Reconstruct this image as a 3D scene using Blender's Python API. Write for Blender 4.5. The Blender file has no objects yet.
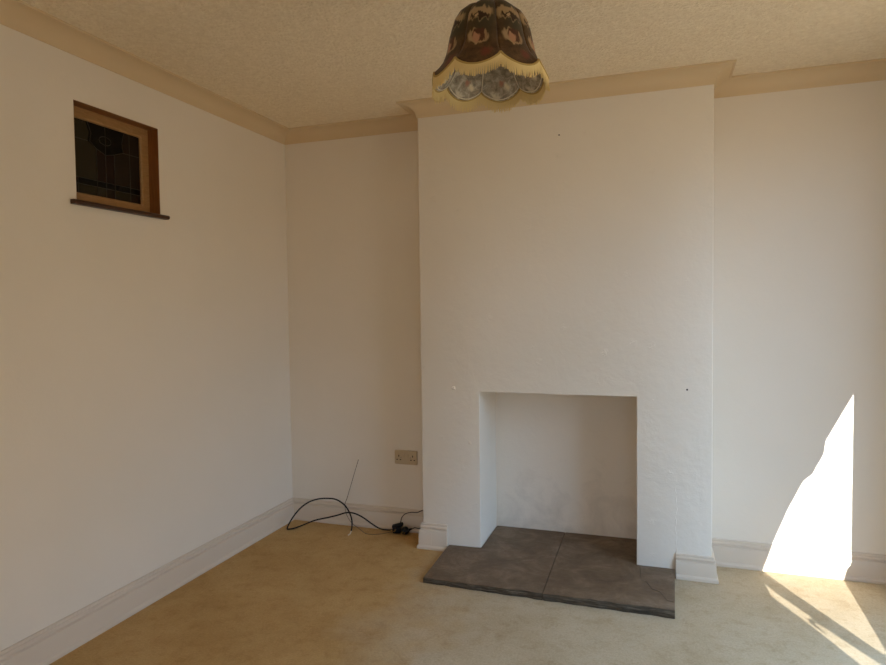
import bpy, bmesh, math, random
from mathutils import Vector, Matrix, Euler
random.seed(7)
sc = bpy.context.scene
COL = sc.collection
PI = math.pi

# ------------------------------------------------------------------ helpers
def link(name, me, mat=None, parent=None):
    o = bpy.data.objects.new(name, me)
    COL.objects.link(o)
    if mat is not None:
        for m in (mat if isinstance(mat, (list, tuple)) else [mat]):
            me.materials.append(m)
    if parent is not None:
        o.parent = parent
    return o

def build(name, bm, mat=None, parent=None, smooth=False, normals=True):
    me = bpy.data.meshes.new(name)
    if normals:
        bmesh.ops.recalc_face_normals(bm, faces=bm.faces)
    bm.to_mesh(me); bm.free()
    if smooth:
        for p in me.polygons: p.use_smooth = True
    return link(name, me, mat, parent)

def auto_smooth(o, deg=40):
    for p in o.data.polygons: p.use_smooth = True
    for e in o.data.edges: pass
    bm = bmesh.new(); bm.from_mesh(o.data)
    for e in bm.edges:
        if len(e.link_faces) == 2 and e.calc_face_angle(0) > math.radians(deg):
            e.smooth = False
    bm.to_mesh(o.data); bm.free()

def structure(o):
    o['kind'] = 'structure'; return o

def thing(name, label, cat, loc=(0, 0, 0), group=None):
    o = bpy.data.objects.new(name, None); COL.objects.link(o)
    o.location = loc; o.empty_display_size = .05
    o['label'] = label; o['category'] = cat
    if group: o['group'] = group
    return o

def box(bm, x0, x1, y0, y1, z0, z1):
    v = [bm.verts.new(p) for p in ((x0,y0,z0),(x1,y0,z0),(x1,y1,z0),(x0,y1,z0),(x0,y0,z1),(x1,y0,z1),(x1,y1,z1),(x0,y1,z1))]
    fs = []
    for f in ((0,3,2,1),(4,5,6,7),(0,1,5,4),(1,2,6,5),(2,3,7,6),(3,0,4,7)):
        fs.append(bm.faces.new([v[i] for i in f]))
    return v

def bevel_all(bm, w, seg=2):
    bmesh.ops.bevel(bm, geom=bm.edges[:], offset=w, segments=seg, affect='EDGES', profile=.5)

def tube(bm, pts, r, n=8, cap=True, radii=None):
    pts = [Vector(p) for p in pts]
    rings = []
    t0 = (pts[1] - pts[0]).normalized()
    ref = Vector((0, 0, 1)) if abs(t0.z) < .9 else Vector((1, 0, 0))
    nrm = t0.cross(ref).normalized()
    for i, p in enumerate(pts):
        a = pts[max(i-1, 0)]; b = pts[min(i+1, len(pts)-1)]
        t = (b - a).normalized()
        nrm = (nrm - t*nrm.dot(t)).normalized()
        bn = t.cross(nrm)
        rr = radii[i] if radii else r
        rings.append([bm.verts.new(p + (nrm*math.cos(2*PI*k/n) + bn*math.sin(2*PI*k/n))*rr) for k in range(n)])
    for a, b in zip(rings, rings[1:]):
        for k in range(n):
            bm.faces.new((a[k], a[(k+1) % n], b[(k+1) % n], b[k]))
    if cap:
        bm.faces.new(rings[0][::-1]); bm.faces.new(rings[-1])

def spline(pts, n=10):
    P = [Vector(p) for p in pts]
    P = [2*P[0]-P[1]] + P + [2*P[-1]-P[-2]]
    out = []
    for i in range(1, len(P)-2):
        a, b, c, d = P[i-1:i+3]
        for k in range(n):
            t = k/n
            out.append(.5*((2*b) + (c-a)*t + (2*a-5*b+4*c-d)*t*t + (3*b-a-3*c+d)*t**3))
    out.append(P[-2])
    return out

def lathe(bm, prof, n=24, c=(0, 0, 0)):
    rings = []
    for r, z in prof:
        rings.append([bm.verts.new((c[0]+r*math.cos(2*PI*k/n), c[1]+r*math.sin(2*PI*k/n), c[2]+z)) for k in range(n)])
    for a, b in zip(rings, rings[1:]):
        for k in range(n):
            bm.faces.new((a[k], a[(k+1) % n], b[(k+1) % n], b[k]))
    bm.faces.new(rings[0][::-1]); bm.faces.new(rings[-1])

def run(name, prof, a, b, n, ma=0, mb=0, mat=None, parent=None):
    """moulding: prof = (offset, z) closed outline, along a->b (2D) with room side normal n; ma/mb = miter slopes
    (ends shifted along the run by m*offset)"""
    a = Vector(a); b = Vector(b); n = Vector(n); d = (b - a).normalized()
    bm = bmesh.new()
    A = []; B = []
    for o, z in prof:
        pa = a + n*o + d*(ma*o); pb = b + n*o + d*(mb*o)
        A.append(bm.verts.new((pa.x, pa.y, z))); B.append(bm.verts.new((pb.x, pb.y, z)))
    k = len(prof)
    for i in range(k):
        j = (i+1) % k
        bm.faces.new((A[i], A[j], B[j], B[i]))
    bm.faces.new(A[::-1]); bm.faces.new(B)
    o = build(name, bm, mat, parent)
    auto_smooth(o, 25)
    return o

# ------------------------------------------------------------------ materials
def s2l(c):
    return tuple(((v/255)/12.92 if v/255 <= .04045 else ((v/255+.055)/1.055)**2.4) for v in c)

class NT:
    def __init__(s, name):
        s.m = bpy.data.materials.new(name); s.m.use_nodes = True
        s.t = s.m.node_tree; s.b = s.t.nodes['Principled BSDF']
    def n(s, typ, **kw):
        x = s.t.nodes.new(typ)
        for k, v in kw.items():
            if k in x.inputs: x.inputs[k].default_value = v
            else: setattr(x, k, v)
        return x
    def l(s, a, b): s.t.links.new(a, b)
    def coords(s, scale=(1, 1, 1), out='Object'):
        tc = s.n('ShaderNodeTexCoord'); mp = s.n('ShaderNodeMapping')
        mp.inputs['Scale'].default_value = scale
        s.l(tc.outputs[out], mp.inputs['Vector']); return mp.outputs['Vector']
    def noise(s, vec, scale, detail=4, rough=.55, dist=0):
        x = s.n('ShaderNodeTexNoise'); s.l(vec, x.inputs['Vector'])
        x.inputs['Scale'].default_value = scale; x.inputs['Detail'].default_value = detail
        x.inputs['Roughness'].default_value = rough; x.inputs['Distortion'].default_value = dist
        return x.outputs['Fac']
    def ramp(s, fac, stops):
        r = s.n('ShaderNodeValToRGB'); s.l(fac, r.inputs['Fac'])
        el = r.color_ramp.elements
        while len(el) < len(stops): el.new(.5)
        for e, (p, c) in zip(el, stops):
            e.position = p; e.color = (*c, 1) if len(c) == 3 else c
        return r.outputs['Color']
    def mix(s, fac, a, b):
        x = s.n('ShaderNodeMix', data_type='RGBA')
        if hasattr(fac, 'is_linked') or hasattr(fac, 'links'): s.l(fac, x.inputs[0])
        else: x.inputs[0].default_value = fac
        for v, i in ((a, 6), (b, 7)):
            if isinstance(v, tuple): x.inputs[i].default_value = (*v, 1)
            else: s.l(v, x.inputs[i])
        return x.outputs[2]
    def math(s, op, a, b=0.0, c=None):
        x = s.n('ShaderNodeMath', operation=op)
        for v, i in ((a, 0), (b, 1), (c, 2)):
            if v is None: continue
            if isinstance(v, (int, float)): x.inputs[i].default_value = v
            else: s.l(v, x.inputs[i])
        return x.outputs[0]
    def bump(s, h, strength, dist, prev=None):
        x = s.n('ShaderNodeBump'); s.l(h, x.inputs['Height'])
        x.inputs['Strength'].default_value = strength; x.inputs['Distance'].default_value = dist
        if prev is not None: s.l(prev, x.inputs['Normal'])
        s.l(x.outputs['Normal'], s.b.inputs['Normal']); return x.outputs['Normal']
    def base(s, c, rough=.6, spec=.3):
        if isinstance(c, tuple): s.b.inputs['Base Color'].default_value = (*c, 1)
        else: s.l(c, s.b.inputs['Base Color'])
        s.b.inputs['Roughness'].default_value = rough
        s.b.inputs['Specular IOR Level'].default_value = spec
        return s.m

def plain(name, c, rough=.5, spec=.4, metal=0):
    t = NT(name); t.base(s2l(c), rough, spec); t.b.inputs['Metallic'].default_value = metal
    return t.m

def paint(name, c1, c2, lump=.3, fine=.15, rough=.62, spec=.25, lscale=7):
    t = NT(name); v = t.coords()
    col = t.ramp(t.noise(v, 1.3, 3), [(.3, s2l(c1)), (.7, s2l(c2))])
    n1 = t.bump(t.noise(v, lscale, 5, .6, .4), lump, .01)
    t.bump(t.noise(v, 130, 3), fine, .002, n1)
    return t.base(col, rough, spec)

M = {}
M['wall'] = paint('wall_emulsion', (223, 214, 198), (228, 219, 204), .22, .14)
# chimney breast: the same emulsion over lumpy patched plaster
t = NT('breast_emulsion'); v = t.coords()
col = t.ramp(t.noise(v, 1.3, 3), [(.3, s2l((222, 214, 199))), (.7, s2l((227, 219, 205)))])
n1 = t.bump(t.noise(v, 6, 6, .6, .15), .42, .015)
vor = t.n('ShaderNodeTexVoronoi'); t.l(v, vor.inputs['Vector']); vor.inputs['Scale'].default_value = 6.5
spot = t.ramp(vor.outputs['Distance'], [(.0, (1, 1, 1)), (.16, (0, 0, 0))])
msk = t.ramp(t.noise(v, 38, 4, .7, 1.5), [(.45, (0, 0, 0)), (.6, (1, 1, 1))])
patch = t.math('MULTIPLY', spot, msk)
n2 = t.bump(patch, .6, .004, n1)
t.bump(t.noise(v, 120, 3), .14, .002, n2)
M['breast'] = t.base(col, .6, .25)
# fireplace recess: painted, sooty smudges low on the plaster
t = NT('recess_plaster'); v = t.coords()
sx = t.n('ShaderNodeSeparateXYZ'); t.l(v, sx.inputs[0])
low = t.math('SUBTRACT', .26, sx.outputs['Z'])
soot = t.ramp(t.math('ADD', t.math('MULTIPLY', low, .6), t.math('MULTIPLY', t.noise(v, 7, 6, .65, .5), .9)), [(.42, (0, 0, 0)), (.78, (1, 1, 1))])
col = t.mix(t.math('MULTIPLY', soot, .3), s2l((230, 219, 203)), s2l((120, 106, 88)))
n1 = t.bump(t.noise(v, 8, 6, .65, .15), .35, .012)
t.bump(t.noise(v, 90, 3), .2, .003, n1)
M['recess'] = t.base(col, .7, .2)
M['gloss'] = paint('white_gloss_woodwork', (206, 191, 171), (212, 198, 179), .08, .06, .35, .45, 14)
M['cove'] = paint('cove_paint', (206, 183, 146), (212, 190, 154), .1, .1, .6, .25)
# stippled ceiling
t = NT('stippled_ceiling'); v = t.coords()
col = t.ramp(t.noise(v, 45, 5, .7), [(.3, s2l((234, 216, 184))), (.72, s2l((253, 238, 210)))])
n1 = t.bump(t.noise(v, 80, 7, .8, .3), .75, .011)
vor = t.n('ShaderNodeTexVoronoi'); t.l(v, vor.inputs['Vector']); vor.inputs['Scale'].default_value = 60
t.bump(t.ramp(vor.outputs['Distance'], [(.1, (1, 1, 1)), (.6, (0, 0, 0))]), .45, .006, n1)
M['ceiling'] = t.base(col, .75, .2)
# carpet
t = NT('worn_beige_carpet'); v = t.coords()
# browner towards low x, paler towards high x, with a noisy changeover
brown_tone = t.ramp(t.noise(v, 2.6, 7, .68, .2), [(.3, s2l((188, 151, 97))), (.5, s2l((203, 167, 112))), (.72, s2l((212, 178, 124)))])
pale_tone = t.ramp(t.noise(v, 2.6, 7, .68, .2), [(.3, s2l((196, 177, 144))), (.5, s2l((206, 189, 158))), (.72, s2l((213, 198, 170)))])
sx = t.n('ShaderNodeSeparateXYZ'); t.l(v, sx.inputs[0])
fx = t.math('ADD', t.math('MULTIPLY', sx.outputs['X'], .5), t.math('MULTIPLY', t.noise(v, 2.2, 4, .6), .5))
big = t.mix(t.ramp(fx, [(.75, (0, 0, 0)), (1.35, (1, 1, 1))]), brown_tone, pale_tone)
med = t.ramp(t.noise(v, 13, 8, .78, .15), [(.34, s2l((188, 158, 116))), (.5, (1, 1, 1)), (1, (1, 1, 1))])
mm = t.n('ShaderNodeMix', data_type='RGBA', blend_type='MULTIPLY'); mm.inputs[0].default_value = .27
t.l(big, mm.inputs[6]); t.l(med, mm.inputs[7])
pile = t.ramp(t.noise(v, 105, 7, .85), [(.34, (.45, .42, .38)), (.7, (1, 1, 1))])
m2 = t.n('ShaderNodeMix', data_type='RGBA', blend_type='MULTIPLY'); m2.inputs[0].default_value = .5
t.l(mm.outputs[2], m2.inputs[6]); t.l(pile, m2.inputs[7])
n1 = t.bump(t.noise(v, 330, 4, .7), .6, .006)
t.bump(t.noise(v, 16, 4), .3, .012, n1)
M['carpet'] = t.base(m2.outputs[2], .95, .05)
# slate
t = NT('hearth_slate'); v = t.coords((1, 1.0, 1))
col = t.ramp(t.noise(v, 6, 9, .74, .5), [(.28, s2l((84, 67, 49))), (.5, s2l((111, 92, 71))), (.74, s2l((146, 128, 106)))])
pale = t.ramp(t.noise(t.coords((2, 9, 9)), 3, 7, .75, 1.0), [(.6, (0, 0, 0)), (.8, (.6, .6, .6))])
col = t.mix(pale, col, s2l((142, 132, 120)))
n1 = t.bump(t.noise(v, 14, 9, .75, .4), .7, .012)
t.bump(t.noise(v, 160, 3), .25, .002, n1)
M['slate'] = t.base(col, .55, .35)
t = NT('slate_edge'); v = t.coords((5, 5, 60))
col = t.ramp(t.noise(v, 2.4, 7, .7, .6), [(.3, s2l((52, 46, 39))), (.52, s2l((92, 82, 68))), (.76, s2l((140, 128, 108)))])
t.bump(t.noise(v, 3, 6, .7), .9, .012)
M['slate_edge'] = t.base(col, .85, .2)
# woods
def wood(name, a, b, c, sc_=(3, 30, 30), rough=.4):
    t = NT(name); v = t.coords(sc_)
    col = t.ramp(t.noise(v, 2.2, 6, .6, 1.2), [(.25, s2l(a)), (.5, s2l(b)), (.75, s2l(c))])
    t.bump(t.noise(v, 4, 4), .1, .002)
    return t.base(col, rough, .4)
M['sash'] = wood('varnished_pine', (138, 102, 60), (156, 118, 72), (172, 132, 84), (40, 6, 40))
M['lining_v'] = wood('stained_jamb', (116, 74, 36), (134, 86, 44), (150, 98, 52), (40, 40, 4))
M['lining_h'] = wood('stained_head', (116, 74, 36), (134, 86, 44), (150, 98, 52), (40, 4, 40))
M['sill'] = wood('dark_sill', (50, 30, 18), (64, 38, 22), (78, 48, 30), (40, 5, 40), .35)
def dglass(name, c):
    t = NT(name); v = t.coords()
    t.bump(t.noise(v, 22, 3, .5), .25, .004)
    m = t.base(s2l(c), .12, .14); return m
M['g_olive'] = dglass('olive_glass', (44, 38, 25))
M['g_brown'] = dglass('brown_glass', (34, 25, 18))
M['g_red'] = dglass('oxblood_glass', (32, 18, 13))
M['g_black'] = dglass('near_black_glass', (9, 7, 6))
M['lead'] = plain('lead_came', (58, 54, 46), .55, .3, .3)
# lamp
M['gold'] = plain('gold_fringe_thread', (220, 197, 138), .7, .3)
M['gold2'] = plain('gold_braid', (176, 148, 86), .7, .3)
M['wire'] = plain('cream_bound_wire', (222, 212, 190), .6, .3)
M['flex_cream'] = plain('aged_cream_flex', (120, 100, 70), .5, .4)
M['plastic_cream'] = plain('cream_plastic', (214, 198, 170), .35, .5)
def fabric(name, seed, back=False):
    t = NT(name)
    uvn = t.n('ShaderNodeTexCoord'); uv = uvn.outputs['UV']
    nz = t.n('ShaderNodeTexNoise'); t.l(uv, nz.inputs['Vector']); nz.inputs['Scale'].default_value = 7; nz.inputs['Detail'].default_value = 3
    add = t.n('ShaderNodeVectorMath', operation='MULTIPLY_ADD'); t.l(nz.outputs['Color'], add.inputs[0])
    add.inputs[1].default_value = (.16, .16, 0); t.l(uv, add.inputs[2])
    sub = t.n('ShaderNodeVectorMath', operation='SUBTRACT'); t.l(add.outputs[0], sub.inputs[0]); sub.inputs[1].default_value = (.08, .08, 0)
    W = sub.outputs[0]
    def blob(cx, cy, rx, ry, soft=.25):
        s_ = t.n('ShaderNodeVectorMath', operation='SUBTRACT'); t.l(W, s_.inputs[0]); s_.inputs[1].default_value = (cx, cy, 0)
        m_ = t.n('ShaderNodeVectorMath', operation='MULTIPLY'); t.l(s_.outputs[0], m_.inputs[0]); m_.inputs[1].default_value = (1/rx, 1/ry, 0)
        l_ = t.n('ShaderNodeVectorMath', operation='LENGTH'); t.l(m_.outputs[0], l_.inputs[0])
        return t.ramp(l_.outputs['Value'], [(max(0, .5-soft/2), (1, 1, 1)), (.5+soft/2, (0, 0, 0))])
    nf = t.noise(t.coords(), 38, 7, .7, .5)
    if back:
        ov = t.coords()
        col = t.ramp(t.noise(ov, 42, 7, .72, .6), [(.34, s2l((112, 102, 86))), (.5, s2l((156, 146, 128))), (.68, s2l((206, 196, 176)))])
        col = t.mix(blob(.3, .86, .20, .07, .4), col, s2l((216, 205, 176)))
        col = t.mix(blob(.62, .93, .3, .06, .4), col, s2l((204, 194, 172)))
        col = t.mix(blob(.45, .80, .16, .06, .4), col, s2l((168, 124, 104)))
    else:
        col = t.ramp(nf, [(.3, s2l((62, 46, 26))), (.52, s2l((88, 64, 38))), (.75, s2l((112, 84, 54)))])
        col = t.mix(blob(.6, .42, .9, .5, .6), col, s2l((66, 60, 42)))
        col = t.mix(blob(.42, .43, .9, .15, .15), col, s2l((160, 134, 96)))
        col = t.mix(blob(.46, .465, .62, .06, .15), col, s2l((60, 44, 28)))
        col = t.mix(blob(.36, .47, .16, .035, .2), col, s2l((178, 150, 112)))
        col = t.mix(blob(.44, .66, .62, .13, .12), col, s2l((168, 140, 102)))
        col = t.mix(blob(.50, .645, .42, .12, .12), col, s2l((84, 54, 36)))
        col = t.mix(blob(.42, .67, .22, .075, .15), col, s2l((176, 132, 100)))
        col = t.mix(blob(.66, .655, .07, .11, .2), col, s2l((150, 122, 86)))
        col = t.mix(blob(.70, .84, .24, .10, .5), col, s2l((112, 60, 42)))
    t.bump(t.noise(uv, 60, 3), .3, .003)
    t.b.inputs['Sheen Weight'].default_value = .1
    return t.base(col, .85, .15)
M['brocade'] = fabric('floral_brocade', 1)
M['silk'] = fabric('floral_lining', 2, True)
M['black'] = plain('black_plastic', (12, 11, 10), .55, .25)
M['black_pvc'] = plain('black_cable_jacket', (16, 13, 11), .5, .3)
M['brown_pvc'] = plain('thin_brown_jacket', (104, 88, 68), .5, .4)
M['tip'] = plain('bare_white_core', (214, 206, 190), .5, .4)
M['brass'] = plain('brass_pin', (170, 140, 80), .35, .5, .8)
M['steel'] = plain('screw_steel', (150, 146, 138), .35, .5, .8)
M['socket'] = plain('yellowed_white_plastic', (188, 170, 140), .35, .5)
M['hole'] = plain('socket_slot_black', (28, 22, 16), .7, .2)
M['filler'] = plain('white_filler', (226, 216, 200), .8, .2)
M['dark_back'] = plain('dark_board_paint', (40, 32, 24), .9, .1)
M['upvc'] = plain('white_window_frame', (228, 228, 226), .3, .5)
t = NT('thin_pale_sheet')
tr = t.n('ShaderNodeBsdfTranslucent'); tr.inputs['Color'].default_value = (.86, .86, .86, 1)
df = t.n('ShaderNodeBsdfDiffuse'); df.inputs['Color'].default_value = (.75, .77, .80, 1)
mx = t.n('ShaderNodeMixShader'); mx.inputs[0].default_value = .42
t.l(df.outputs[0], mx.inputs[1]); t.l(tr.outputs[0], mx.inputs[2])
t.l(mx.outputs[0], t.t.nodes['Material Output'].inputs['Surface'])
M['sun_mask_sheet'] = t.m  # for the unseen sheet that blocks and diffuses the sun

# ------------------------------------------------------------------ dimensions (metres; x along the fireplace wall, y away from camera)
W_, H = 3.49, 2.475
YF = -4.4                                      # wall behind the viewer
XB1, XB2, DB = .9906, 2.5011, .2269            # chimney breast
XO1, XO2, ZO, YR = 1.328, 2.148, .895, .134    # fireplace opening
HC, PC = .074, .0886                           # cove drop and projection
WY1, WY2, WZ1, WZ2 = -1.552, -1.09, 1.815, 2.221   # little internal window
FX1, FX2, FZ1, FZ2 = 2.10, 3.08, .66, 2.26     # window behind the viewer
RY1, RY2, RZ1, RZ2 = -2.15, -.68, .12, 2.28     # window in the far side wall

def wall_with_hole(name, axis, c0, c1, a0, a1, z0, z1, holes, mat):
    """box wall; axis 'x' runs along x. holes = (h0,h1,hz0,hz1) not overlapping along the run"""
    bm = bmesh.new()
    def bx(p0, p1, q0, q1):
        if p1-p0 < 1e-5 or q1-q0 < 1e-5: return
        if axis == 'x': box(bm, p0, p1, c0, c1, q0, q1)
        else: box(bm, c0, c1, p0, p1, q0, q1)
    x = a0
    for h0, h1, q0, q1 in sorted(holes):
        bx(x, h0, z0, z1); bx(h0, h1, z0, q0); bx(h0, h1, q1, z1); x = h1
    bx(x, a1, z0, z1)
    return structure(build(name, bm, mat))

TH = .2
wall_with_hole('wall_left', 'y', -TH, 0, YF, 0, 0, H, [(WY1, WY2, WZ1, WZ2)], M['wall'])
wall_with_hole('wall_back', 'x', 0, .3, -TH, W_+TH, 0, H, [(XO1, XO2, 0, ZO)], M['wall'])
DX1, DX2, DZ1, DZ2 = .25, 1.65, .06, .62            # unseen low opening added to bounce warm sun off the floor
wall_with_hole('wall_front', 'x', YF-TH, YF, -TH, W_+TH, 0, H, [(FX1, FX2, FZ1, FZ2), (DX1, DX2, DZ1, DZ2)], M['wall'])
wall_with_hole('wall_right', 'y', W_, W_+TH, YF, 0, 0, H, [(RY1, RY2, RZ1, RZ2)], M['wall'])
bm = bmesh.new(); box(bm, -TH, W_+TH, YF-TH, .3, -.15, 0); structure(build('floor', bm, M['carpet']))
bm = bmesh.new(); box(bm, -TH, W_+TH, YF-TH, .3, H, H+.15); structure(build('ceiling', bm, M['ceiling']))

# chimney breast: one skin with softly rounded plaster arrises
bm = bmesh.new()
def quad(*p): return bm.faces.new([bm.verts.new(q) for q in p])
yb = -DB
front = [((XB1,0),(XO1,0),(XO1,ZO),(XB1,ZO)), ((XO2,0),(XB2,0),(XB2,ZO),(XO2,ZO)), ((XB1,ZO),(XO1,ZO),(XO1,H),(XB1,H)), ((XO1,ZO),(XO2,ZO),(XO2,H),(XO1,H)), ((XO2,ZO),(XB2,ZO),(XB2,H),(XO2,H))]
for f in front: quad(*[(x, yb, z) for x, z in f])
quad((XB1,0,0),(XB1,yb,0),(XB1,yb,ZO),(XB1,0,ZO)); quad((XB1,0,ZO),(XB1,yb,ZO),(XB1,yb,H),(XB1,0,H))
quad((XB2,yb,0),(XB2,0,0),(XB2,0,ZO),(XB2,yb,ZO)); quad((XB2,yb,ZO),(XB2,0,ZO),(XB2,0,H),(XB2,yb,H))
n_front = len(bm.faces)
quad((XO1,yb,0),(XO1,0,0),(XO1,0,ZO),(XO1,yb,ZO)); quad((XO2,0,0),(XO2,yb,0),(XO2,yb,ZO),(XO2,0,ZO)); quad((XO1,yb,ZO),(XO1,0,ZO),(XO2,0,ZO),(XO2,yb,ZO))
bmesh.ops.remove_doubles(bm, verts=bm.verts, dist=1e-5)
es = [e for e in bm.edges if len(e.link_faces) == 2 and e.calc_face_angle(0) > .5]
bmesh.ops.bevel(bm, geom=es, offset=.004, segments=3, affect='EDGES', profile=.5)
breast = structure(build('wall_chimney_breast', bm, M['breast'])); auto_smooth(breast, 50)
# recess behind the opening
bm = bmesh.new()
T = .02
box(bm, XO1, XO2, YR, .29, 0, ZO)
bmesh.ops.translate(bm, verts=bm.verts, vec=(0, 0, 0))
structure(build('wall_fireplace_recess', bm, M['recess']))

# old fixing marks in the plaster of the breast
def lump(bm, c, r, sx=1, sz=1, depth=.004):
    u = [bm.verts.new((c[0]+r*sx*math.cos(a)*(1+.25*math.sin(3*a+c[0]*9)), c[1], c[2]+r*sz*math.sin(a)*(1+.2*math.cos(2*a)))) for a in [2*PI*k/10 for k in range(10)]]
    w = [bm.verts.new((c[0]+(p.co.x-c[0])*.55, c[1]-depth, c[2]+(p.co.z-c[2])*.55)) for p in u]
    for k in range(10): bm.faces.new((u[k], u[(k+1)%10], w[(k+1)%10], w[k]))
    bm.faces.new(w)
for (x, z, r, d, m) in ((1.183, .912, .012, .007, 'filler'), (2.385, .939, .006, .001, 'hole'), (2.226, .882, .005, .001, 'filler'), (1.273, .611, .009, .003, 'filler'), (1.767, 2.235, .005, .001, 'hole')):
    bm = bmesh.new(); lump(bm, (x, -DB+.0005, z), r, 1, 1.15, d)
    build('filler_patch' if m == 'filler' else 'screw_hole', bm, M[m], breast)
# raised edge of the plastered-over surround beside the opening
bm = bmesh.new()
pts = [(2.336+.003*math.sin(i*1.7)+.002*math.sin(i*.6), -DB+.001, .118+.445*i/24) for i in range(25)]
tube(bm, pts, .003, 6, True, [.0022*(1-.75*(i/24)**3)*(1+.3*math.sin(i*2.3)) for i in range(25)])
build('plaster_ridge', bm, M['breast'], breast, True)

# ------------------------------------------------------------------ cove and skirting
def cove_prof():
    p = [(0, H-HC), (.004, H-HC), (.006, H-HC+.004)]
    for k in range(1, 9):
        a = PI/2*k/9
        p.append((.006+(PC-.017)*(1-math.cos(a)), H-HC+.004+(HC-.012)*math.sin(a)))
    p += [(PC-.010, H-.0075), (PC-.008, H-.0095), (PC-.001, H-.0095), (PC, H-.008), (PC, H), (0, H)]
    return p
CP = cove_prof()
trims = [
    ((0, YF), (0, 0), (1, 0), 1, -1), ((0, 0), (XB1, 0), (0, -1), 1, -1), ((XB1, 0), (XB1, -DB), (-1, 0), 1, 1), ((XB1, -DB), (XB2, -DB), (0, -1), -1, 1),
    ((XB2, -DB), (XB2, 0), (1, 0), -1, -1), ((XB2, 0), (W_, 0), (0, -1), 1, -1), ((W_, 0), (W_, YF), (-1, 0), 1, -1), ((W_, YF), (0, YF), (0, 1), 1, -1)]
for i, (a, b, n, ma, mb) in enumerate(trims):
    structure(run('trim_%d' % (i+1), CP, a, b, n, ma, mb, M['cove']))
def skirt(h):
    return [(0, 0), (.029, 0), (.029, .012), (.0265, .017), (.021, .022), (.0195, h*.70), (.018, h*.73), (.009, h*.765), (.008, h*.79), (.0135, h*.81), (.0145, h*.85), (.012, h*.89), (.0075, h*.91), (.0085, h*.95), (.007, h*.99), (.004, h), (0, h)]
S = skirt(.135)
def sk(name, *a, prof=S): return structure(run(name, prof, *a, mat=M['gloss']))
sk('baseboard_left', (0, YF), (0, 0), (1, 0), 1, -1)
sk('baseboard_back_left', (0, 0), (XB1, 0), (0, -1), 1, -1)
sk('baseboard_breast_left_return', (XB1, 0), (XB1, -DB), (-1, 0), 1, 1, prof=skirt(.143))
bl = sk('baseboard_breast_left', (XB1, -DB), (1.137, -DB), (0, -1), -1, 0, prof=skirt(.143))
bm = bmesh.new(); tube(bm, [(1.046, -DB-.0215, .024), (1.046, -DB-.0205, .09), (1.047, -DB-.012, .136)], .0012, 6); build('scribe_joint', bm, M['gloss'], bl)
sk('baseboard_breast_right', (2.335, -DB), (XB2, -DB), (0, -1), 0, 1, prof=skirt(.12))
sk('baseboard_breast_right_return', (XB2, -DB), (XB2, 0), (1, 0), -1, -1, prof=skirt(.12))
sk('baseboard_back_right', (XB2, 0), (W_, 0), (0, -1), 1, -1)
sk('baseboard_right', (W_, 0), (W_, YF), (-1, 0), 1, -1)
sk('baseboard_front_left', (FX1-.05, YF), (0, YF), (0, 1), 0, -1)
sk('baseboard_front_right', (W_, YF), (FX2+.05, YF), (0, 1), 1, 0)

# ------------------------------------------------------------------ little leaded window in the side wall
win = bpy.data.objects.new('window_1', None); COL.objects.link(win); structure(win)
DR, FW = .06, .045                # recess to the sash and the sash's face width
bm = bmesh.new(); box(bm, -DR-.04, -.001, WY1, WY2, WZ2-.002, WZ2); o = build('head_lining', bm, M['lining_h'], win)
for y0, y1 in ((WY1, WY1+.002), (WY2-.002, WY2)):
    bm = bmesh.new(); box(bm, -DR-.04, -.001, y0, y1, WZ1, WZ2-.002); build('jamb_lining', bm, M['lining_v'], win)
bm = bmesh.new(); box(bm, -DR-.04, -.001, WY1+.002, WY2-.002, WZ1, WZ1+.002); build('bottom_lining', bm, M['lining_h'], win)
bm = bmesh.new()
ya, yb_, za, zb = WY1+.002, WY2-.002, WZ1+.002, WZ2-.002
ins = FW
def ring_frame(bm, x, y0, y1, z0, z1, w, d, ch=.006):
    prof = [(0, 0), (0, d-0), (w-ch, d), (w, d-ch), (w, 0)]    # (inward, toward room)
    cs = [(y0, z0, 1, 1), (y1, z0, -1, 1), (y1, z1, -1, -1), (y0, z1, 1, -1)]
    R = [[bm.verts.new((x+dd, cy+sy*ww, cz+sz*ww)) for ww, dd in prof] for cy, cz, sy, sz in cs]
    for i in range(4):
        a, b = R[i], R[(i+1) % 4]
        for k in range(len(prof)):
            j = (k+1) % len(prof)
            bm.faces.new((a[k], a[j], b[j], b[k]))
ring_frame(bm, -DR-.03, ya, yb_, za, zb, ins, .03)
build('sash', bm, M['sash'], win)
# round-nosed sill board
bm = bmesh.new()
prof = [(-.02, WZ1-.020)] + [(.020+.009*math.sin(a), WZ1-.0105-.0095*math.cos(a)) for a in [PI*k/8 for k in range(9)]] + [(-.02, WZ1-.001)]
A = [bm.verts.new((x, WY1-.030, z)) for x, z in prof]; B = [bm.verts.new((x, WY2+.030, z)) for x, z in prof]
for k in range(len(prof)):
    j = (k+1) % len(prof); bm.faces.new((A[k], A[j], B[j], B[k]))
bm.faces.new(A[::-1]); bm.faces.new(B)
# front lip only: keep it clear of the wall face
for v_ in bm.verts:
    if v_.co.x < 0: v_.co.x = .0005
o = build('window_sill', bm, M['sill'], win); auto_smooth(o, 40)
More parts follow.
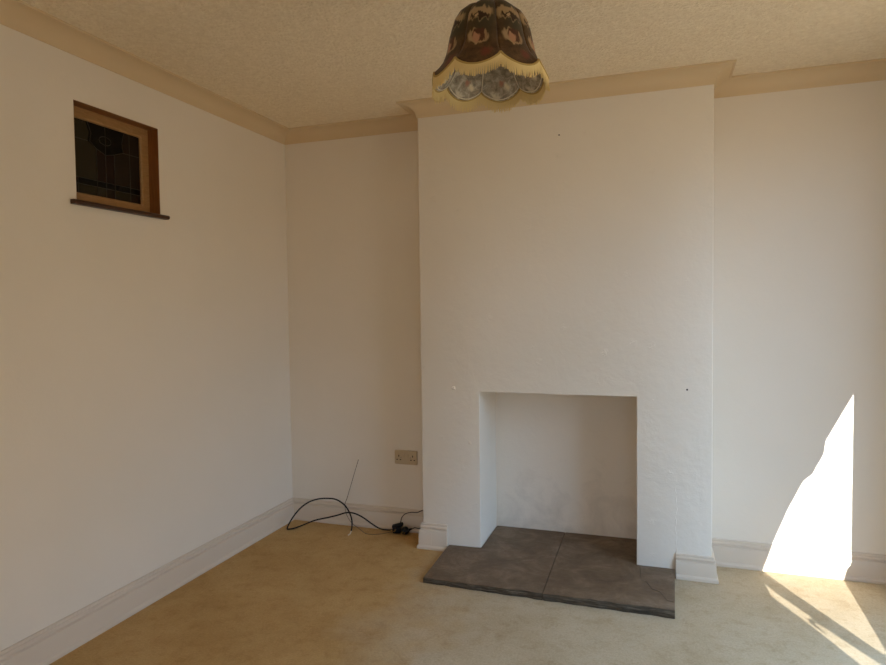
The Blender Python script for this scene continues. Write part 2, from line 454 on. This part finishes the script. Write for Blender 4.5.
# leaded panes
gy0, gy1, gz0, gz1 = ya+ins, yb_-ins, za+ins, zb-ins
GX = -DR-.012
gw, gh = gy1-gy0, gz1-gz0
def pane(mat, pts, dx=0):
    bm = bmesh.new()
    f = [bm.verts.new((GX, gy0+u*gw, gz0+v*gh)) for u, v in pts]
    b = [bm.verts.new((GX-.004, gy0+u*gw, gz0+v*gh)) for u, v in pts]
    bm.faces.new(f); bm.faces.new(b[::-1])
    for k in range(len(pts)): bm.faces.new((f[k], f[(k+1) % len(pts)], b[(k+1) % len(pts)], b[k]))
    return build('glass_pane', bm, M[mat], win)
lead = []
def came(*pts): lead.append(pts)
b0, b1 = .13, .215
us = [0, .07, .34, .47, .60, .84, 1]
cols_low = ['g_brown', 'g_olive', 'g_olive', 'g_brown', 'g_olive', 'g_brown']
for u0, u1, m_ in zip(us, us[1:], cols_low):
    pane(m_, [(u0, 0), (u1, 0), (u1, b0), (u0, b0)]); pane('g_black', [(u0, b0), (u1, b0), (u1, b1), (u0, b1)])
for u in us[1:-1]: came((u, 0), (u, b1))
came((0, b0), (1, b0)); came((0, b1), (1, b1))
# shaft, side lights and the tulip-shaped motif at the top
tl = [(.22, 1), (.27, .86), (.25, .74), (.34, .66)]; tr = [(.60, .64), (.74, .70), (.72, .84), (.76, 1)]
pane('g_olive', [(0, b1), (.34, b1), (.34, .66), (.22, .74), (0, .74)])
pane('g_olive', [(0, .74), (.22, .74), (.24, .86), (.20, 1), (0, 1)])
pane('g_red', [(.34, b1), (.47, b1), (.47, .60), (.34, .66)]); pane('g_red', [(.47, b1), (.60, b1), (.60, .64), (.47, .60)])
pane('g_brown', [(.60, b1), (.84, b1), (.84, .70), (.74, .70), (.60, .64)]); pane('g_brown', [(.84, b1), (1, b1), (1, .70), (.84, .70)])
pane('g_brown', [(.74, .70), (1, .70), (1, 1), (.76, 1), (.72, .84)])
cen = (.47, .80)
petals = [[(.34, .66), (.47, .60), cen], [(.47, .60), (.60, .64), cen], [(.60, .64), (.74, .70), (.72, .84), cen], [(.72, .84), (.76, 1), (.52, 1), cen], [(.52, 1), (.20, 1), (.24, .86), cen], [(.24, .86), (.22, .74), (.34, .66), cen]]
for p_ in petals: pane('g_black', p_)
came((.47, .60), (.475, .8), (.47, 1))
came((.34, b1), (.34, .66)); came((.47, b1), (.47, .60)); came((.60, b1), (.60, .64)); came((.84, b1), (.84, 1))
came(*tl, (.47, .60), *tr); came((0, .74), (.22, .74)); came((.74, .70), (1, .70))
ringp = [(cen[0]+.09*math.cos(a), cen[1]+.06*math.sin(a)) for a in [2*PI*k/12 for k in range(13)]]; came(*ringp)
for p_ in lead:
    bm = bmesh.new()
    tube(bm, [(GX+.001, gy0+u*gw, gz0+v*gh) for u, v in p_], .0016, 6)
    build('lead_came', bm, M['lead'], win)
# unseen dark board added behind the panes to keep the opening dark
bm = bmesh.new(); box(bm, -TH-.02, -TH-.001, WY1-.1, WY2+.1, WZ1-.1, WZ2+.1); build('dark_backing_board', bm, M['dark_back'], win)

# ------------------------------------------------------------------ hearth: two slate slabs
hearth = thing('hearth', 'low dark grey slate hearth of two slabs in front of and inside the fireplace opening', 'hearth', (1.74, -.35, 0))
def slab(outline, zt, joint_side):
    bm = bmesh.new()
    # outline: (x, y, ztop) counter-clockwise
    n = 0; P = []
    for i in range(len(outline)):
        a = Vector(outline[i]); b = Vector(outline[(i+1) % len(outline)])
        k = max(1, int((b-a).length/.035))
        for j in range(k):
            p = a.lerp(b, j/k)
            if 0 < j and abs(a.y-b.y) < .03 and a.y < -.6:          # chipped front edge
                p.y += random.uniform(-.004, .006)
            P.append(p)
    top = [bm.verts.new(p) for p in P]
    mid = [bm.verts.new((p.x, p.y - (.006*random.random() if p.y < -.6 else 0), p.z*.52)) for p in P]
    bot = [bm.verts.new((p.x, p.y, 0.0005)) for p in P]
    f = bm.faces.new(top)
    N = len(P)
    sides = []
    for k in range(N):
        j = (k+1) % N
        sides.append(bm.faces.new((top[k], mid[k], mid[j], top[j]))); sides.append(bm.faces.new((mid[k], bot[k], bot[j], mid[j])))
    bm.faces.new(bot[::-1])
    for s_ in sides: s_.material_index = 1
    e = [e for e in f.edges]
    bmesh.ops.bevel(bm, geom=e, offset=.003, segments=1, affect='EDGES')
    bmesh.ops.triangulate(bm, faces=[q for q in bm.faces if len(q.verts) > 4])
    o = build('slab', bm, [M['slate'], M['slate_edge']], hearth)
    o.matrix_parent_inverse = Matrix.Translation(hearth.location).inverted()
    return o
G = .0013
slab([(1.153, -.664, .026), (1.748-G, -.678, .036), (1.742-G, -.20, .039), (1.738-G, YR-.001, .040), (XO1+.004, YR-.001, .039), (XO1+.005, -DB-.006, .036), (1.145, -DB-.004, .033)], .04, 1)
slab([(1.748+G, -.679, .036), (2.321, -.685, .040), (2.330, -DB-.004, .040), (XO2-.005, -DB-.006, .040), (XO2-.004, YR-.001, .041), (1.738+G, YR-.001, .040), (1.742+G, -.20, .039)], .04, 0)
# dark mortar line and the crack across one corner
bm = bmesh.new(); tube(bm, [(2.165, -.26, .0402), (2.175, -.413, .0402), (2.20, -.43, .0402), (2.225, -.50, .0402), (2.26, -.52, .0402), (2.29, -.60, .0402), (2.33-.012, -.61, .0402)], .0013, 5)
o = build('crack', bm, M['slate_edge'], hearth); o.matrix_parent_inverse = Matrix.Translation(hearth.location).inverted()

# ------------------------------------------------------------------ fringed pendant shade
LX, LY = 1.751, -1.58
lamp = thing('pendant_lamp', 'brown floral brocade pendant lampshade with gold fringe hanging from the ceiling', 'lamp', (LX, LY, 2.05))
Z0 = 2.05
def lp(o): return o
PROF = [(r_*.965, 2.09+(z_-2.09)*.972) for r_, z_ in [(.022, 2.302), (.045, 2.302), (.072, 2.292), (.096, 2.272), (.112, 2.246), (.122, 2.215), (.129, 2.182), (.138, 2.150), (.151, 2.124), (.167, 2.104), (.182, 2.090)]]
A0 = math.radians(-65.6)
BELLY = .032
def shade_pt(k, s, t, inset=0.0):
    """s 0 top .. 1 bottom, t 0..1 across panel k"""
    f = s*(len(PROF)-1); i = min(int(f), len(PROF)-2); w = f-i
    r = PROF[i][0]*(1-w)+PROF[i+1][0]*w; z = PROF[i][1]*(1-w)+PROF[i+1][1]*w
    c = math.sin(PI*t)**.75 if 0 < t < 1 else 0
    r += .009*c*math.sin(PI*min(1, s*1.02))**.8 + .004*c*s
    z -= BELLY*c*s**3
    z -= .004*(1-c)*(1-s)*math.sin(PI*s)
    a = A0 + (k+t)*PI/4
    r -= inset
    return Vector((r*math.cos(a), r*math.sin(a), z-Z0))
NS, NTT = 20, 14
def panel(name, k, mat, inset, flip):
    bm = bmesh.new(); uvl = bm.loops.layers.uv.new('UVMap')
    V = [[bm.verts.new(shade_pt(k, i/NS, j/NTT, inset)) for j in range(NTT+1)] for i in range(NS+1)]
    for i in range(NS):
        for j in range(NTT):
            q = [(i, j), (i+1, j), (i+1, j+1), (i, j+1)]
            if flip: q = q[::-1]
            f = bm.faces.new([V[a][b] for a, b in q])
            for lo, (a, b) in zip(f.loops, q): lo[uvl].uv = (b/NTT, a/NS)
            f.smooth = True
    o = build(name, bm, mat, lamp, False, False)
    md = o.modifiers.new('thick', 'SOLIDIFY'); md.thickness = .0015; md.offset = -1
    for p in o.data.polygons: p.use_smooth = True
    return o
for k in range(8):
    panel('shade_panel', k, M['brocade'], 0, False)
    panel('lining_panel', k, M['silk'], .004, True)
    # braid along the scalloped hem
    bm = bmesh.new(); tube(bm, [shade_pt(k, 1, j/24, -.001)+Vector((0, 0, .0)) for j in range(25)], .0035, 6); build('braid', bm, M['gold2'], lamp, True)
    # fringe: a comb of threads hanging from the braid
    bm = bmesh.new(); NF = 46
    tops = [shade_pt(k, 1, j/NF, -.002) for j in range(NF+1)]
    tv = [bm.verts.new(p+Vector((0, 0, .001))) for p in tops]
    mv = [bm.verts.new(p+Vector((0, 0, -.007))) for p in tops]
    for j in range(NF):
        bm.faces.new((tv[j], mv[j], mv[j+1], tv[j+1]))
    for j in range(NF):
        a, b = mv[j], mv[j+1]
        L = .036+random.uniform(-.004, .003)
        rad = Vector((a.co.x, a.co.y, 0)).normalized(); tang = Vector((-rad.y, rad.x, 0))
        ctr = (a.co+b.co)/2; hw = (b.co-a.co).length*.5*.8
        sw = tang*random.uniform(-.0025, .0025) + rad*random.uniform(-.002, .004)
        prev = (a, b)
        for q in (.35, .7, 1.0):
            pc = ctr + sw*q*q + Vector((0, 0, -(L-.007)*q)); w_ = hw*(1 if q < 1 else .75)
            c1 = bm.verts.new(pc - tang*w_*1.0); c2 = bm.verts.new(pc + tang*w_*1.0)
            bm.faces.new((prev[0], c1, c2, prev[1])); prev = (c1, c2)
    o = build('fringe', bm, M['gold'], lamp, False, False)
    md = o.modifiers.new('thick', 'SOLIDIFY'); md.thickness = .0014; md.offset = 0
    # wire rib and hem wire seen inside
    bm = bmesh.new(); tube(bm, [shade_pt(k, i/16, 0, .007) for i in range(17)], .0016, 6); build('wire_rib', bm, M['wire'], lamp, True)
    bm = bmesh.new(); tube(bm, [shade_pt(k, .985, j/16, .0075) for j in range(17)], .0017, 6); build('hem_wire', bm, M['wire'], lamp, True)
bm = bmesh.new(); lathe(bm, [(.024, 2.299-Z0), (.026, 2.301-Z0), (.026, 2.305-Z0), (.020, 2.307-Z0)], 24); build('top_ring', bm, M['gold2'], lamp, True)
bm = bmesh.new(); lathe(bm, [(.014, 2.225-Z0), (.019, 2.228-Z0), (.019, 2.262-Z0), (.016, 2.268-Z0), (.016, 2.300-Z0), (.010, 2.315-Z0), (.005, 2.322-Z0)], 20); o = build('lamp_holder', bm, M['plastic_cream'], lamp); auto_smooth(o)
bm = bmesh.new(); tube(bm, [(0, 0, 2.32-Z0), (0, 0, 2.40-Z0), (0, 0, H-.015-Z0)], .0028, 8); build('flex', bm, M['flex_cream'], lamp, True)
bm = bmesh.new(); lathe(bm, [(.006, H-.034-Z0), (.018, H-.032-Z0), (.034, H-.022-Z0), (.040, H-.008-Z0), (.040, H-.0005-Z0)], 28); o = build('ceiling_rose', bm, M['plastic_cream'], lamp); auto_smooth(o)

# ------------------------------------------------------------------ double socket in the alcove
SX, SZ = .728, .493
sock = thing('double_socket', 'yellowed white double plug socket with two switches low on the alcove wall', 'socket', (SX+.0735, -.0005, SZ-.043))
bm = bmesh.new(); box(bm, -.0735, .0735, -.010, 0, -.043, .043)
bmesh.ops.bevel(bm, geom=[e for e in bm.edges if min(v.co.y for v in e.verts) < -.005], offset=.004, segments=3, affect='EDGES')
o = build('faceplate', bm, M['socket'], sock); auto_smooth(o, 50)
for s in (-1, 1):
    cx = s*.045
    for (dx, dz, w, h) in ((0, .013, .0055, .011), (-.011, -.010, .009, .0055), (.011, -.010, .009, .0055)):
        bm = bmesh.new(); box(bm, cx+dx-w/2, cx+dx+w/2, -.0104, -.0092, dz-h/2-.004, dz+h/2-.004); build('pin_slot', bm, M['hole'], sock)
    bm = bmesh.new()
    cs = s*.0125
    vv = box(bm, cs-.0075, cs+.0075, -.0145, -.0095, -.004, .020)
    for q in bm.verts:
        if q.co.y < -.012 and q.co.z < 0: q.co.y += .0035
    bevel_all(bm, .001, 1); build('rocker_switch', bm, M['socket'], sock)
    bm = bmesh.new()
    for q in range(10): pass
    lathe(bm, [(.0032, 0), (.0032, .001), (.0022, .0016)], 12)
    bmesh.ops.rotate(bm, verts=bm.verts, cent=(0, 0, 0), matrix=Matrix.Rotation(PI/2, 3, 'X'))
    bmesh.ops.translate(bm, verts=bm.verts, vec=(s*.0302, -.0098, .0)); build('screw', bm, M['steel'], sock)

# ------------------------------------------------------------------ cables and plugs on the alcove carpet
def free(name, label, cat, loc): return thing(name, label, cat, loc)
def part(name, bm, mat, root, smooth=True):
    o = build(name, bm, mat, root, smooth); o.matrix_parent_inverse = Matrix.Translation(root.location).inverted(); return o

ADX, ADY = .765, -.062                 # adaptor centre on the carpet
ad = thing('plug_adaptor', 'black block plug adaptor on the carpet against the alcove skirting', 'adaptor', (ADX, ADY, 0))
bm = bmesh.new(); box(bm, -.028, .020, -.024, .024, .006, .040); bevel_all(bm, .004, 2)
bmesh.ops.rotate(bm, verts=bm.verts, cent=(0, 0, .02), matrix=Matrix.Rotation(math.radians(12), 3, 'Z'))
o = build('body', bm, M['black'], ad); auto_smooth(o, 40)
bm = bmesh.new(); box(bm, -.034, .032, -.018, .018, .040, .056)
bmesh.ops.rotate(bm, verts=bm.verts, cent=(0, 0, .048), matrix=Euler((0, math.radians(-14), math.radians(14))).to_matrix()); bevel_all(bm, .003, 2)
o = build('upper_plug', bm, M['black'], ad); auto_smooth(o, 40)
for q in (-.012, .010):
    bm = bmesh.new(); box(bm, -.020+q-.003, -.020+q+.003, -.0375, -.020, .018, .0225); build('pin', bm, M['brass'], ad)
bm = bmesh.new(); box(bm, -.006, .0, -.0375, -.020, .027, .034); build('pin', bm, M['brass'], ad)
# short lead rising from the adaptor and turning out of sight round the breast
bm = bmesh.new(); tube(bm, spline([(.010, .008, .050), (.014, .013, .068), (.020, .016, .092), (.041, .018, .115), (.079, .020, .128), (.117, .022, .130), (.142, .022, .142), (.17, .012, .152), (.190, -.02, .145)], 8), .0024, 8); build('flex', bm, M['black_pvc'], ad, True)

pl = thing('mains_plug', 'small round black plug lying on the carpet between the plug adaptor and the chimney breast', 'plug', (ADX+.052, ADY-.012, 0))
bm = bmesh.new(); lathe(bm, [(.010, -.017), (.020, -.015), (.024, -.006), (.024, .006), (.018, .014), (.010, .017)], 20)
bmesh.ops.rotate(bm, verts=bm.verts, cent=(0, 0, 0), matrix=Euler((math.radians(70), 0, math.radians(-20))).to_matrix()); bmesh.ops.translate(bm, verts=bm.verts, vec=(.0, 0, .025))
o = build('body', bm, M['black'], pl); auto_smooth(o, 40)
bm = bmesh.new(); tube(bm, [(.018, .004, .028), (.030, .006, .033), (.042, .008, .038)], .006, 10, True, [.008, .0065, .004]); build('cord_grip', bm, M['black'], pl, True)
bm = bmesh.new(); tube(bm, spline([(.040, .008, .037), (.058, .012, .044), (.075, .016, .041), (.10, .03, .036), (.125, .03, .015)], 8), .0026, 8); build('flex', bm, M['black_pvc'], pl, True)
for q in (-.007, .007):
    bm = bmesh.new(); box(bm, q-.002, q+.002, -.034, -.015, .020, .0245); build('pin', bm, M['brass'], pl)

cb = thing('power_cable', 'thick black cable looping up from the carpet with a bare white end', 'cable', (.30, -.15, 0))
P = [(.744, -.068, .022), (.71, -.07, .016), (.653, -.075, .021), (.603, -.08, .046), (.547, -.088, .083), (.49, -.095, .106), (.438, -.1, .106), (.388, -.11, .09), (.327, -.125, .074), (.244, -.14, .053), (.174, -.165, .025), (.126, -.19, .008), (.097, -.207, .005), (.089, -.207, .008), (.09, -.195, .027),
     (.108, -.17, .07), (.14, -.14, .117), (.186, -.12, .153), (.244, -.11, .176), (.311, -.105, .186), (.374, -.105, .184), (.433, -.115, .161), (.474, -.13, .126), (.501, -.15, .089), (.513, -.17, .055), (.513, -.18, .028)]
bm = bmesh.new(); tube(bm, spline(P, 6), .0045, 10); part('jacket', bm, M['black_pvc'], cb)
bm = bmesh.new(); tube(bm, spline([(.513, -.180, .029), (.511, -.184, .019), (.506, -.187, .010), (.497, -.190, .004)], 5), .0034, 8); part('bare_end', bm, M['tip'], cb)

tc = thing('thin_cable', 'thin grey brown wire dropping from a hole in the alcove wall to the plug adaptor', 'wire', (.483, -.01, 0))
P = [(.479, .004, .414), (.478, -.006, .404), (.445, -.012, .299), (.409, -.022, .179), (.397, -.033, .136), (.403, -.036, .087), (.421, -.038, .051), (.447, -.041, .023), (.486, -.055, .008), (.535, -.09, .003), (.575, -.125, .003), (.617, -.137, .003), (.662, -.12, .003), (.705, -.092, .006), (.735, -.080, .012)]
bm = bmesh.new(); tube(bm, spline(P, 8), .0017, 8); part('jacket', bm, M['brown_pvc'], tc)
bm = bmesh.new(); lump(bm, (.480, -.0004, .414), .009, 1, 1.1, .002); part('filler_ring', bm, M['filler'], tc, False)

# ------------------------------------------------------------------ windows behind and beside the viewer, the low one added for bounce
def window(name, axis, c, a0, a1, z0, z1, bars):
    w = bpy.data.objects.new(name, None); COL.objects.link(w); structure(w)
    def bx(n, p0, p1, q0, q1, d=.06):
        bm = bmesh.new()
        if axis == 'x': box(bm, p0, p1, c-d/2, c+d/2, q0, q1)
        else: box(bm, c-d/2, c+d/2, p0, p1, q0, q1)
        return build(n, bm, M['upvc'], w)
    f = .05
    bx('frame', a0, a1, z0, z0+f); bx('frame', a0, a1, z1-f, z1); bx('frame', a0, a0+f, z0+f, z1-f); bx('frame', a1-.004, a1, z0+f, z1-f)
    for q in bars: bx('mullion', q-.025, q+.025, z0+f, z1-f)
    return w
window('window_3', 'y', W_+TH*.6, RY1, RY2, RZ1, RZ2, [(RY1+RY2)/2])
window('added_low_window', 'x', YF-TH*.5, DX1, DX2, DZ1, DZ2, [(DX1+DX2)/2])  # added low opening, lets in sun for warm bounce
w2 = window('window_2', 'x', YF-TH*.5, FX1, FX2, FZ1, FZ2, [])

# unseen sheet across the front window, holes cut to shape the sun patch
SUN_E = math.radians(16.0); TE = math.tan(SUN_E); AZ = .0277
YC = YF+.02
def back(x, y, z):                       # follow the sun's ray from a point in the room back to the sheet
    dy = y-YC
    return (x-AZ*dy, z+TE*dy)
opening = [(3.150, 0, .91), (3.033, 0, .675), (3.026, 0, .61), (2.977, 0, .506), (2.938, 0, .469), (2.87, 0, .32), (2.80, 0, .13), (2.753, -.028, 0), (2.803, -.149, 0), (2.866, -.289, 0), (2.96, -.493, 0), (3.074, -.740, 0), (3.091, -.74, 0), (3.098, -.52, 0), (3.106, -.264, 0), (3.111, -.027, 0), (3.128, -.023, .055), (3.142, -.02, .075), (3.147, -.02, .10), (3.148, 0, .14), (3.149, 0, .5)]
strip = [(2.742, -.186, 0), (2.78, -.29, 0), (2.847, -.424, 0), (2.884, -.502, 0), (2.860, -.516, 0), (2.866, -.560, 0), (2.902, -.632, 0), (2.909, -.632, 0), (2.880, -.565, 0), (2.884, -.540, 0), (2.912, -.578, 0), (3.042, -.821, 0), (3.085, -.90, 0), (3.083, -1.02, 0), (2.969, -.844, 0), (2.888, -.64, 0), (2.836, -.517, 0), (2.749, -.325, 0)]
bm = bmesh.new()
edges = []
def loop(pts):
    vs = [bm.verts.new((x, YC, z)) for x, z in pts]
    for a, b in zip(vs, vs[1:]+vs[:1]): edges.append(bm.edges.new((a, b)))
CZ = .60
loop([(FX1-.08, CZ), (3.22, CZ), (3.22, 2.34), (FX1-.08, 2.34)])
loop([back(*p) for p in opening]); loop([back(*p) for p in strip])
bmesh.ops.triangle_fill(bm, edges=edges, use_beauty=True, use_dissolve=False)
cur = build('sun_mask_sheet', bm, M['sun_mask_sheet'], w2)
md = cur.modifiers.new('thick', 'SOLIDIFY'); md.thickness = .004; md.offset = 0
bm = bmesh.new(); tube(bm, [(FX1-.14, YC+.02, 2.36), (3.28, YC+.02, 2.36)], .012, 12); build('sheet_rail', bm, M['upvc'], w2, True)  # rail added above the sun-shaping sheet

# ------------------------------------------------------------------ light
def lamp_obj(name, typ):
    d = bpy.data.lights.new(name, typ); o = bpy.data.objects.new(name, d); COL.objects.link(o); return o
sun = lamp_obj('sun', 'SUN')
dirv = Vector((AZ, 1, -TE)).normalized()
sun.rotation_euler = dirv.to_track_quat('-Z', 'Y').to_euler()
sun.data.energy = 21.5; sun.data.color = (1.0, .985, .97); sun.data.angle = math.radians(.08)
world = bpy.data.worlds.new('daylight'); sc.world = world; world.use_nodes = True
nt = world.node_tree; bg = nt.nodes['Background']
# blue sky overhead, sunlit brick and paving level with the windows and below
geo = nt.nodes.new('ShaderNodeNewGeometry'); sp = nt.nodes.new('ShaderNodeSeparateXYZ'); rp = nt.nodes.new('ShaderNodeValToRGB')
inv = nt.nodes.new('ShaderNodeMath'); inv.operation = 'MULTIPLY_ADD'; inv.inputs[1].default_value = -.5; inv.inputs[2].default_value = .5
nt.links.new(geo.outputs['Incoming'], sp.inputs[0]); nt.links.new(sp.outputs['Z'], inv.inputs[0]); 
tilt = nt.nodes.new('ShaderNodeMath'); tilt.operation = 'MULTIPLY_ADD'; tilt.inputs[1].default_value = .13
nt.links.new(sp.outputs['Y'], tilt.inputs[0]); nt.links.new(inv.outputs[0], tilt.inputs[2]); nt.links.new(tilt.outputs[0], rp.inputs['Fac'])
e0, e1 = rp.color_ramp.elements
e0.position = .55; e0.color = (.40, .34, .26, 1); e1.position = .68; e1.color = (.64, 1.0, 1.5, 1)
nt.links.new(rp.outputs['Color'], bg.inputs['Color']); bg.inputs['Strength'].default_value = 7.0
def portal(name, loc, rot, sx, sy):
    o = lamp_obj(name, 'AREA'); o.data.shape = 'RECTANGLE'; o.data.size = sx; o.data.size_y = sy
    o.location = loc; o.rotation_euler = rot; o.data.cycles.is_portal = True
portal('portal_front', ((FX1+FX2)/2, YF-TH-.01, (FZ1+FZ2)/2), (PI/2, 0, 0), FX2-FX1, FZ2-FZ1)
portal('portal_low', ((DX1+DX2)/2, YF-TH-.01, (DZ1+DZ2)/2), (PI/2, 0, 0), DX2-DX1, DZ2-DZ1)
portal('portal_side', (W_+TH+.01, (RY1+RY2)/2, (RZ1+RZ2)/2), (PI/2, 0, PI/2), RY2-RY1, RZ2-RZ1)

# ------------------------------------------------------------------ camera
cam = bpy.data.cameras.new('camera'); co = bpy.data.objects.new('camera', cam); COL.objects.link(co)
yaw, pitch, roll, fpx = .3279, -.0401, -.0124, 636.45
fw = Vector((-math.sin(yaw)*math.cos(pitch), math.cos(yaw)*math.cos(pitch), math.sin(pitch)))
r = Vector((math.cos(yaw), math.sin(yaw), 0)); u = r.cross(fw)
r2 = math.cos(roll)*r + math.sin(roll)*u; u2 = -math.sin(roll)*r + math.cos(roll)*u
m = Matrix((r2, u2, -fw)).transposed().to_4x4(); m.translation = (2.2558, -3.5543, 1.3593)
co.matrix_world = m
cam.sensor_fit = 'HORIZONTAL'; cam.sensor_width = 36; cam.lens = 36*fpx/886
cam.clip_start = .02
sc.camera = co
vs = sc.view_settings
sc.display_settings.display_device = 'sRGB'
vs.view_transform = 'Standard'; vs.look = 'None'; vs.gamma = 1; vs.use_curve_mapping = False
vs.exposure = -.57
c = sc.cycles
c.max_bounces = 14; c.diffuse_bounces = 10; c.glossy_bounces = 4; c.transmission_bounces = 4
c.use_denoising = True; c.sample_clamp_indirect = 8
